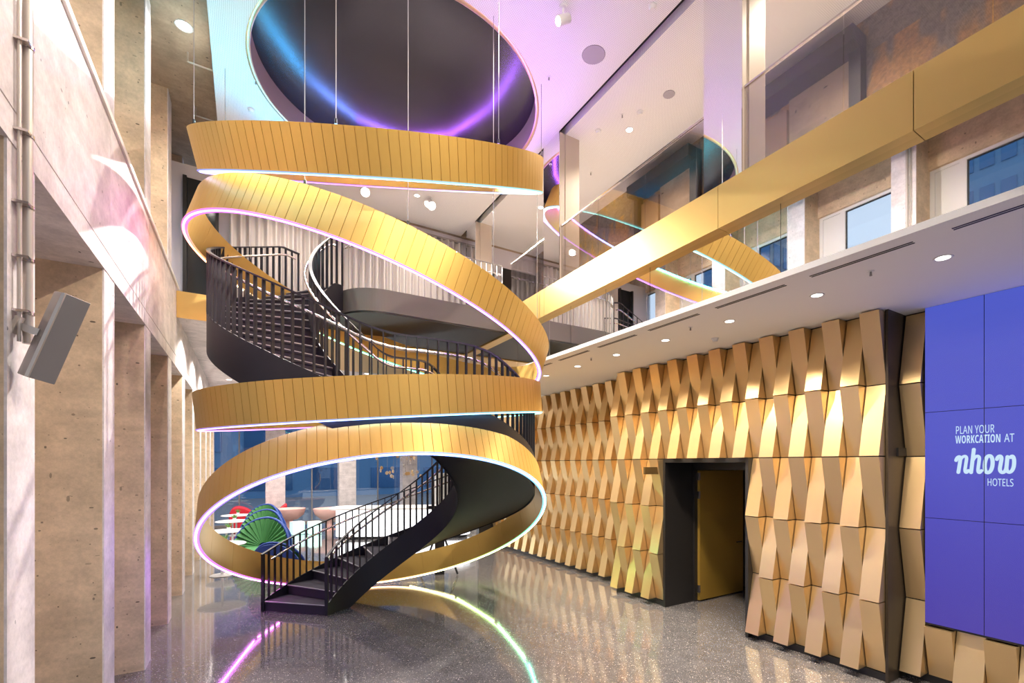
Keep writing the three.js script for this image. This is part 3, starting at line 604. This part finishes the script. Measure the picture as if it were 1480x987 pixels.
for (const [x, z] of [[-0.5, -11.8], [-0.5, -14.0], [-0.5, -16.2], [-0.5, -18.4], [-0.5, -20.6], [3, -15], [3, -18.5], [6, -13], [6, -16.5], [3, -21.5]]) downlight(x, x > 0.4 && z > -14.6 && x < 4.6 ? 5.26 : 5.30, z, 'round downlight in the lounge slab ceiling', 'lounge downlights', P.lounge, 1.2, 0.07, NEUTRAL);
downlight(-0.75, 8.72, -8.4, 'round downlight on the raw concrete ceiling strip', undefined, P.gallery, 1.2, 0.09, NEUTRAL);
function ceilingSpot(x, y, z, target, label, group, cd, glowR = 0.05, angle = 0.8, color = NEUTRAL) {
  const t = thing('spotlight', label, 'spotlight', [x, y, z], 0, group), dir = target.clone().sub(V(x, y - 0.16, z)).normalize();
  mesh('stem', at(cyl(0.012, 0.012, 0.12, 8), 0, -0.06, 0), M.plastic, t);
  mesh('mount', at(cyl(0.05, 0.05, 0.02, 16), 0, -0.01, 0), M.plastic, t);
  const q = new THREE.Quaternion().setFromUnitVectors(V(0, -1, 0), dir);
  const b = mesh('barrel', lathe([[0, 0.09], [glowR + 0.005, 0.09], [glowR + 0.005, -0.09], [glowR, -0.09], [glowR, -0.07]], 24), M.plastic, t); b.position.set(0, -0.16, 0); b.quaternion.copy(q);
  const l = mesh('lens', lathe([[0, -0.078], [glowR, -0.078], [glowR, -0.072], [0, -0.072]], 24), M.lampGlow, t); l.position.set(0, -0.16, 0); l.quaternion.copy(q);
  spotLight(V(x, y - 0.16, z).addScaledVector(dir, 0.12), target, color, cd, angle, 0.5, 3);
}
ceilingSpot(3.28, CEIL, -4.9, V(-1.1, 5.0, -5.2), 'white cylinder spotlight on the ceiling beside the round opening', undefined, P.spot, 0.05, 0.85);
ceilingSpot(3.4, CEIL, -2.2, V(-1.1, 4.4, -4.0), 'white cylinder spotlight on the ceiling over the entrance side', 'entrance spotlights', P.spot, 0.05, 0.8, WARM);
ceilingSpot(3.4, CEIL, 0.6, V(1.6, 5.0, -7.0), 'white cylinder spotlight on the ceiling over the entrance side', 'entrance spotlights', P.spot, 0.05, 0.6, WARM);
ceilingSpot(0.4, CEIL, 0.6, V(3.0, 5.0, -7.0), 'white cylinder spotlight on the ceiling over the entrance side', 'entrance spotlights', P.spot, 0.05, 0.7, WARM);
ceilingSpot(1.99, CEIL, -10.15, V(1.2, 3.6, -3.0), 'dazzling white spotlight by the curtain above the footbridge', 'dazzling landing spotlights', P.flare, 0.085, 0.8);
ceilingSpot(3.25, CEIL, -9.9, V(4.4, 3.2, -4.5), 'dazzling white spotlight by the curtain above the footbridge', 'dazzling landing spotlights', P.flare, 0.085, 0.8);
for (const [x, z, r, lab] of [[4.02, -5.25, 0.16, 'large round grey speaker grille in the ceiling beside the slot'], [5.42, -5.19, 0.09, 'small round grey speaker grille in the gallery ceiling']]) {
  const t = thing('ceiling_speaker', lab, 'speaker', [x, CEIL, z]);
  mesh('grille', lathe([[0, -0.006], [r - 0.01, -0.006], [r, 0], [0, 0]], 32), M.grille, t);
}
for (const [x, z, y, lab] of [[4.2, -4.3, CEIL, 'white smoke detector on the ceiling near the slot'], [5.3, -5.7, CEIL, 'white smoke detector on the gallery ceiling by the small speaker'], [5.0, -6.4, CEIL, 'white smoke detector on the gallery ceiling near the column'], [0.05, -9.0, CEIL, 'wide white detector on the ceiling next to the round opening'], [5.75, -4.6, SOF, 'white smoke detector on the cream soffit']]) {
  const t = thing('smoke_detector', lab, 'detector', [x, y, z]);
  mesh('base', at(cyl(0.055, 0.055, 0.015, 20), 0, -0.0075, 0), M.plastic, t);
  mesh('head', at(cyl(0.045, 0.032, 0.035, 20), 0, -0.032, 0), M.plastic, t);
}
[[3.7, -5.9, CEIL], [5.1, -5.9, CEIL], [4.1, -7.6, CEIL], [5.6, -7.4, CEIL], [5.0, -2.2, SOF], [5.0, -4.4, SOF], [5.0, -6.6, SOF], [0.1, -8.3, CEIL]].forEach(([x, z, y]) => {
  const t = thing('sprinkler_head', 'tiny pendent sprinkler head under the white ceiling', 'sprinkler', [x, y, z], 0, 'sprinkler heads');
  mesh('rosette', at(cyl(0.03, 0.03, 0.006, 16), 0, -0.003, 0), M.plastic, t);
  mesh('nozzle', at(cyl(0.008, 0.012, 0.04, 10), 0, -0.025, 0), M.greySteel, t);
});
[[-7.2], [-8.9], [-10.2]].forEach(([z]) => {
  const t = thing('conduit_stub', 'short steel conduit stub under the raw concrete ceiling strip', 'conduit', [-0.75, 8.72, z], 0, 'concrete ceiling conduits');
  mesh('drop', at(cyl(0.012, 0.012, 0.14, 8), 0, -0.07, 0), M.conduit, t);
  mesh('arm', bar(V(0, -0.14, 0), V(0.3, -0.14, 0), 0.012), M.conduit, t);
});

// ---------------------------------------------------------------- lounge furniture
{
  const tb = thing('cafe_table', 'round white cafe table closest to the staircase on a slim pedestal', 'table', [-0.5, 0, -13.6], 0, 'round white cafe tables');
  mesh('table_top', lathe([[0, 0.72], [0.47, 0.72], [0.48, 0.735], [0.46, 0.745], [0, 0.745]], 40), M.plastic, tb);
  mesh('pedestal', at(cyl(0.025, 0.03, 0.71, 12), 0, 0.365, 0), M.plastic, tb);
  mesh('foot', lathe([[0, 0.0], [0.26, 0.0], [0.24, 0.018], [0.03, 0.03], [0, 0.03]], 28), M.plastic, tb);
  const spots = [[-0.5, -16.2], [-0.42, -18.9], [-0.35, -21.0]]; spots.forEach(([x, z], i) => dup(tb, [x, 0, z], 0, ['round white cafe table second from the staircase along the facade', 'round white cafe table third from the staircase along the facade', 'round white cafe table closest to the red chaise'][i]));
  [[-0.5, -13.6], ...spots].forEach(([x, z], i) => {
    const p = thing('potted_plant', 'tiny potted plant standing on a white cafe table', 'plant', [x + 0.05, 0.745, z - 0.05], 0, 'table plants');
    mesh('pot', at(cyl(0.05, 0.038, 0.08, 12), 0, 0.04, 0), M.plastic, p);
    const leaves = []; for (let k = 0; k < 14; k++) { const g = new THREE.ConeGeometry(0.018, 0.16, 4); g.translate(0, 0.08, 0); g.rotateZ(0.2 + 0.6 * rnd()); g.rotateY(k * 2.4); g.translate(0, 0.07, 0); leaves.push(g); }
    mesh('foliage', leaves, M.plant, p);
  });
  // fan armchairs
  const ch = thing('fan_armchair', 'green pleated fan armchair standing next to the blue shelled one', 'armchair', [0.25, 0, -14.9], -0.6, 'fan back armchairs');
  const pos = [], idx = [], NP = 34, A = Math.PI * 1.02;
  for (let i = 0; i <= NP; i++) { const a = -A / 2 + A * i / NP, zig = (i % 2 ? 0.055 : -0.045); for (const r of [0.12, 0.5, 0.8]) { const q = zig * r / 0.8; pos.push(r * Math.sin(a), r * Math.cos(a), q - 0.25 * r * Math.cos(a) + 0.18 * Math.abs(Math.sin(a)) * r); } if (i < NP) for (let k = 0; k < 2; k++) { const b = i * 3 + k; idx.push(b, b + 1, b + 3, b + 3, b + 1, b + 4); } }
  const fg = new THREE.BufferGeometry(); fg.setAttribute('position', new THREE.Float32BufferAttribute(pos, 3)); fg.setIndex(idx); const fn = fg.toNonIndexed(); fn.computeVertexNormals(); fn.translate(0, 0.42, -0.18);
  mesh('fan_back', fn, M.green, ch);
  const shell = []; for (let i = 0; i < 24; i++) { const a0 = -A / 2 + A * i / 24, a1 = -A / 2 + A * (i + 1) / 24, p = (a, r) => V(r * Math.sin(a), 0.42 + r * Math.cos(a), -0.22 - 0.25 * r * Math.cos(a) + 0.18 * Math.abs(Math.sin(a)) * r); shell.push(bar(p(a0, 0.82), p(a1, 0.82), 0.035, 8)); }
  mesh('shell_rim', shell, M.blue, ch);
  const bk = lathe([[0.1, 0], [0.8, 0.0]], 24); 
  const bs = new THREE.Shape(); bs.absarc(0, 0, 0.8, 0, Math.PI, false); const bg = new THREE.ExtrudeGeometry(bs, { depth: 0.03, bevelEnabled: false, curveSegments: 24 }); bg.rotateX(-0.245); bg.translate(0, 0.42, -0.30);
  mesh('back_shell', bg, M.blue, ch);
  mesh('seat', lathe([[0, 0.24], [0.40, 0.24], [0.46, 0.29], [0.46, 0.38], [0.40, 0.43], [0, 0.44]], 32), M.green, ch);
  for (const [x, z] of [[-0.3, -0.25], [0.3, -0.25], [-0.28, 0.28], [0.28, 0.28]]) mesh('leg', at(cyl(0.022, 0.016, 0.25, 8), x, 0.125, z), M.black, ch);
  dup(ch, [0.3, 0, -17.6], -0.7, 'green pleated fan armchair in the middle of the armchair row'); dup(ch, [0.35, 0, -20.0], -0.8, 'green pleated fan armchair closest to the red chaise');
  scene.children.filter(o => /^fan_armchair/.test(o.name)).forEach(o => o.scale.setScalar(0.92));
  const cb = dup(ch, [0.62, 0, -12.3], 2.6, 'blue shelled fan armchair turned with its back to the staircase'); cb.scale.setScalar(0.72);
  // red chaise
  const rc = thing('red_chaise', 'red wavy upholstered chaise by the lounge window', 'chaise', [0.35, 0, -22.7], 0.0);
  const s = new THREE.Shape(); s.moveTo(-0.85, 0.12); s.bezierCurveTo(-1.0, 0.5, -0.95, 0.95, -0.6, 0.88); s.bezierCurveTo(-0.2, 0.8, -0.1, 0.42, 0.25, 0.42); s.bezierCurveTo(0.55, 0.42, 0.75, 0.7, 0.98, 0.92); s.bezierCurveTo(0.95, 0.6, 0.75, 0.12, 0.3, 0.12); s.lineTo(-0.85, 0.12);
  const rg = new THREE.ExtrudeGeometry(s, { depth: 0.7, bevelEnabled: true, bevelSize: 0.04, bevelThickness: 0.04, bevelSegments: 3, curveSegments: 16 });
  rg.translate(0, 0, -0.35); mesh('cushion', rg, M.red, rc);
  for (const [x, z] of [[-0.6, -0.25], [-0.6, 0.25], [0.3, -0.25], [0.3, 0.25]]) mesh('leg', at(cyl(0.02, 0.02, 0.12, 8), x, 0.05, z), M.black, rc);
  // pink tub chairs
  const pk = thing('tub_chair', 'pink bowl shaped tub chair on a stem, the one nearer the red chaise', 'chair', [1.38, 0, -21.6], 0.3, 'pink tub chairs');
  const bowl = new THREE.LatheGeometry([[0.02, 0.40], [0.30, 0.42], [0.52, 0.60], [0.60, 0.84], [0.56, 0.85], [0.47, 0.66], [0.28, 0.50], [0.02, 0.48]].map(p => new THREE.Vector2(...p)), 40, 0, Math.PI * 2);
  mesh('bowl', bowl, M.pink, pk); mesh('stem', at(cyl(0.14, 0.16, 0.42, 20), 0, 0.21, 0), M.pink, pk); mesh('foot', at(cyl(0.26, 0.27, 0.02, 24), 0, 0.011, 0), M.pink, pk);
  mesh('cushion', lathe([[0, 0.48], [0.38, 0.50], [0.42, 0.55], [0.36, 0.59], [0, 0.60]], 28), M.pink, pk);
  dup(pk, [2.75, 0, -20.9], -0.2, 'pink bowl shaped tub chair on a stem, the one nearer the bar');
  // glowing cube side tables
  const cu = thing('light_cube', 'small glowing mint cube table in front of the pink chairs', 'side table', [1.55, 0, -20.1], 0.2, 'glowing cube tables');
  mesh('cube', bx(-0.2, 0.2, 0.02, 0.45, -0.2, 0.2), std({ color: lin(0.5, 0.6, 0.58), emissive: lin(0.45, 0.95, 0.8), emissiveIntensity: 0.9 }), cu);
  mesh('lid', bx(-0.205, 0.205, 0.45, 0.47, -0.205, 0.205), M.plastic, cu);
  dup(cu, [2.1, 0, -19.8], 0.1);
  for (const x of [1.55, 2.1]) { const l = new THREE.PointLight(lin(0.45, 0.95, 0.8), 0.4, 0, 2); l.position.set(x, 0.3, -19.5); scene.add(l); }
  // bar
  const b = thing('bar_counter', 'long white illuminated bar counter with pale top behind the staircase', 'bar', [4.75, 0, -17.3], -0.45);
  const rr = (hw, hd, r) => { const q = new THREE.Shape(); q.moveTo(-hw + r, -hd); q.lineTo(hw - r, -hd); q.absarc(hw - r, -hd + r, r, -Math.PI / 2, 0, false); q.lineTo(hw, hd - r); q.absarc(hw - r, hd - r, r, 0, Math.PI / 2, false); q.lineTo(-hw + r, hd); q.absarc(-hw + r, hd - r, r, Math.PI / 2, Math.PI, false); q.lineTo(-hw, -hd + r); q.absarc(-hw + r, -hd + r, r, Math.PI, Math.PI * 1.5, false); return q; };
  const ext = (sh, h, y) => { const g = new THREE.ExtrudeGeometry(sh, { depth: h, bevelEnabled: false, curveSegments: 12 }); g.rotateX(-Math.PI / 2); g.translate(0, y, 0); return g; };
  mesh('plinth', ext(rr(2.2, 0.42, 0.3), 0.1, 0), M.black, b); mesh('front_panel', ext(rr(2.3, 0.5, 0.35), 0.92, 0.1), M.barGlow, b); mesh('counter_top', ext(rr(2.5, 0.68, 0.5), 0.06, 1.03), M.plastic, b);
  const ra = new THREE.RectAreaLight(lin(0.85, 0.93, 1), 2.0, 4.2, 0.85); ra.position.set(4.52, 0.55, -16.84); ra.lookAt(2.35, 0.55, -12.4); scene.add(ra);
  // gold chandelier
  const c = thing('gold_chandelier', 'chandelier cluster of hanging gold and glass discs over the bar', 'chandelier', [4.1, 2.2, -15.2]);
  const dg = cyl(0.055, 0.055, 0.008, 12); dg.rotateX(Math.PI / 2);
  for (let k = 0; k < 70; k++) { const m = mesh('disc', dg, k % 3 ? M.rim : M.steel, c); m.position.set((rnd() - 0.5) * 1.5, rnd() * 1.7, (rnd() - 0.5) * 0.7); m.rotation.y = rnd() * 3; }
  mesh('canopy', at(cyl(0.7, 0.7, 0.04, 28), 0, 3.04, 0), M.rim, c);
  const wires = []; for (let k = 0; k < 12; k++) wires.push(at(cyl(0.003, 0.003, 2.9, 4), (rnd() - 0.5) * 1.1, 1.6, (rnd() - 0.5) * 0.6)); const wm = mesh('wires', wires, M.steel, c); wm.userData.kind = 'stuff';
  const sh = thing('back_shelf', 'pale shelving unit with glass doors at the end of the bar', 'shelf', [7.9, 0, -20.5], 0);
  mesh('carcass', [bx(-0.9, 0.9, 0, 2.2, -0.25, -0.2), bx(-0.9, -0.86, 0, 2.2, -0.2, 0.2), bx(0.86, 0.9, 0, 2.2, -0.2, 0.2)], M.white, sh);
  for (let k = 0; k < 5; k++) mesh('shelf_board', bx(-0.86, 0.86, 0.02 + k * 0.54, 0.05 + k * 0.54, -0.2, 0.2), M.white, sh);
}

// ---------------------------------------------------------------- outside: street and towers
structMesh('ground_street', bx(-120, 120, -0.5, -0.25, -160, 60), M.asphalt, 'dark street outside the windows', 'street');
function tower(x, z, w, d, h, mat, label, floors, cols) {
  const t = thing('tower_block', label, 'building', [x, -0.25, z]);
  mesh('walls', bx(-w / 2, w / 2, 0, h, -d / 2, d / 2), mat, t);
  const fh = h / floors, gx = bx(-0.06, 0.06, 0, fh * 0.6, 0, d / cols * 0.7), gz = bx(0, w / cols * 0.7, 0, fh * 0.6, -0.06, 0.06);
  for (let i = 0; i < floors; i++) for (let j = 0; j < cols; j++) {
    const a = mesh('window', gx, M.towerGlass, t); a.position.set(w / 2 + 0.02, i * fh + fh * 0.2, -d / 2 + (j + 0.15) * d / cols);
    if (z < -30) { const b = mesh('window', gz, M.towerGlass, t); b.position.set(-w / 2 + (j + 0.15) * w / cols, i * fh + fh * 0.2, d / 2 + 0.02); }
  }
}
tower(-46, -13, 9, 8, 60, M.towerA, 'tall blue tower outside the facade seen mirrored above the soffit', 16, 6);
tower(-58, 8, 12, 12, 38, M.towerB, 'pale tower outside the entrance end of the facade', 12, 6);
tower(-60, -46, 14, 12, 60, M.towerB, 'grey tower beyond the lounge end of the facade', 12, 6);
tower(4, -52, 60, 10, 16, M.towerA, 'long dark blue building across the street behind the lounge windows', 5, 12);

// ---------------------------------------------------------------- finish
scene.traverse(o => { if (o.isMesh) { o.castShadow = true; o.receiveShadow = true; } if (o.isSpotLight || o.isPointLight) o.castShadow = true; });
renderer.render(scene, camera);
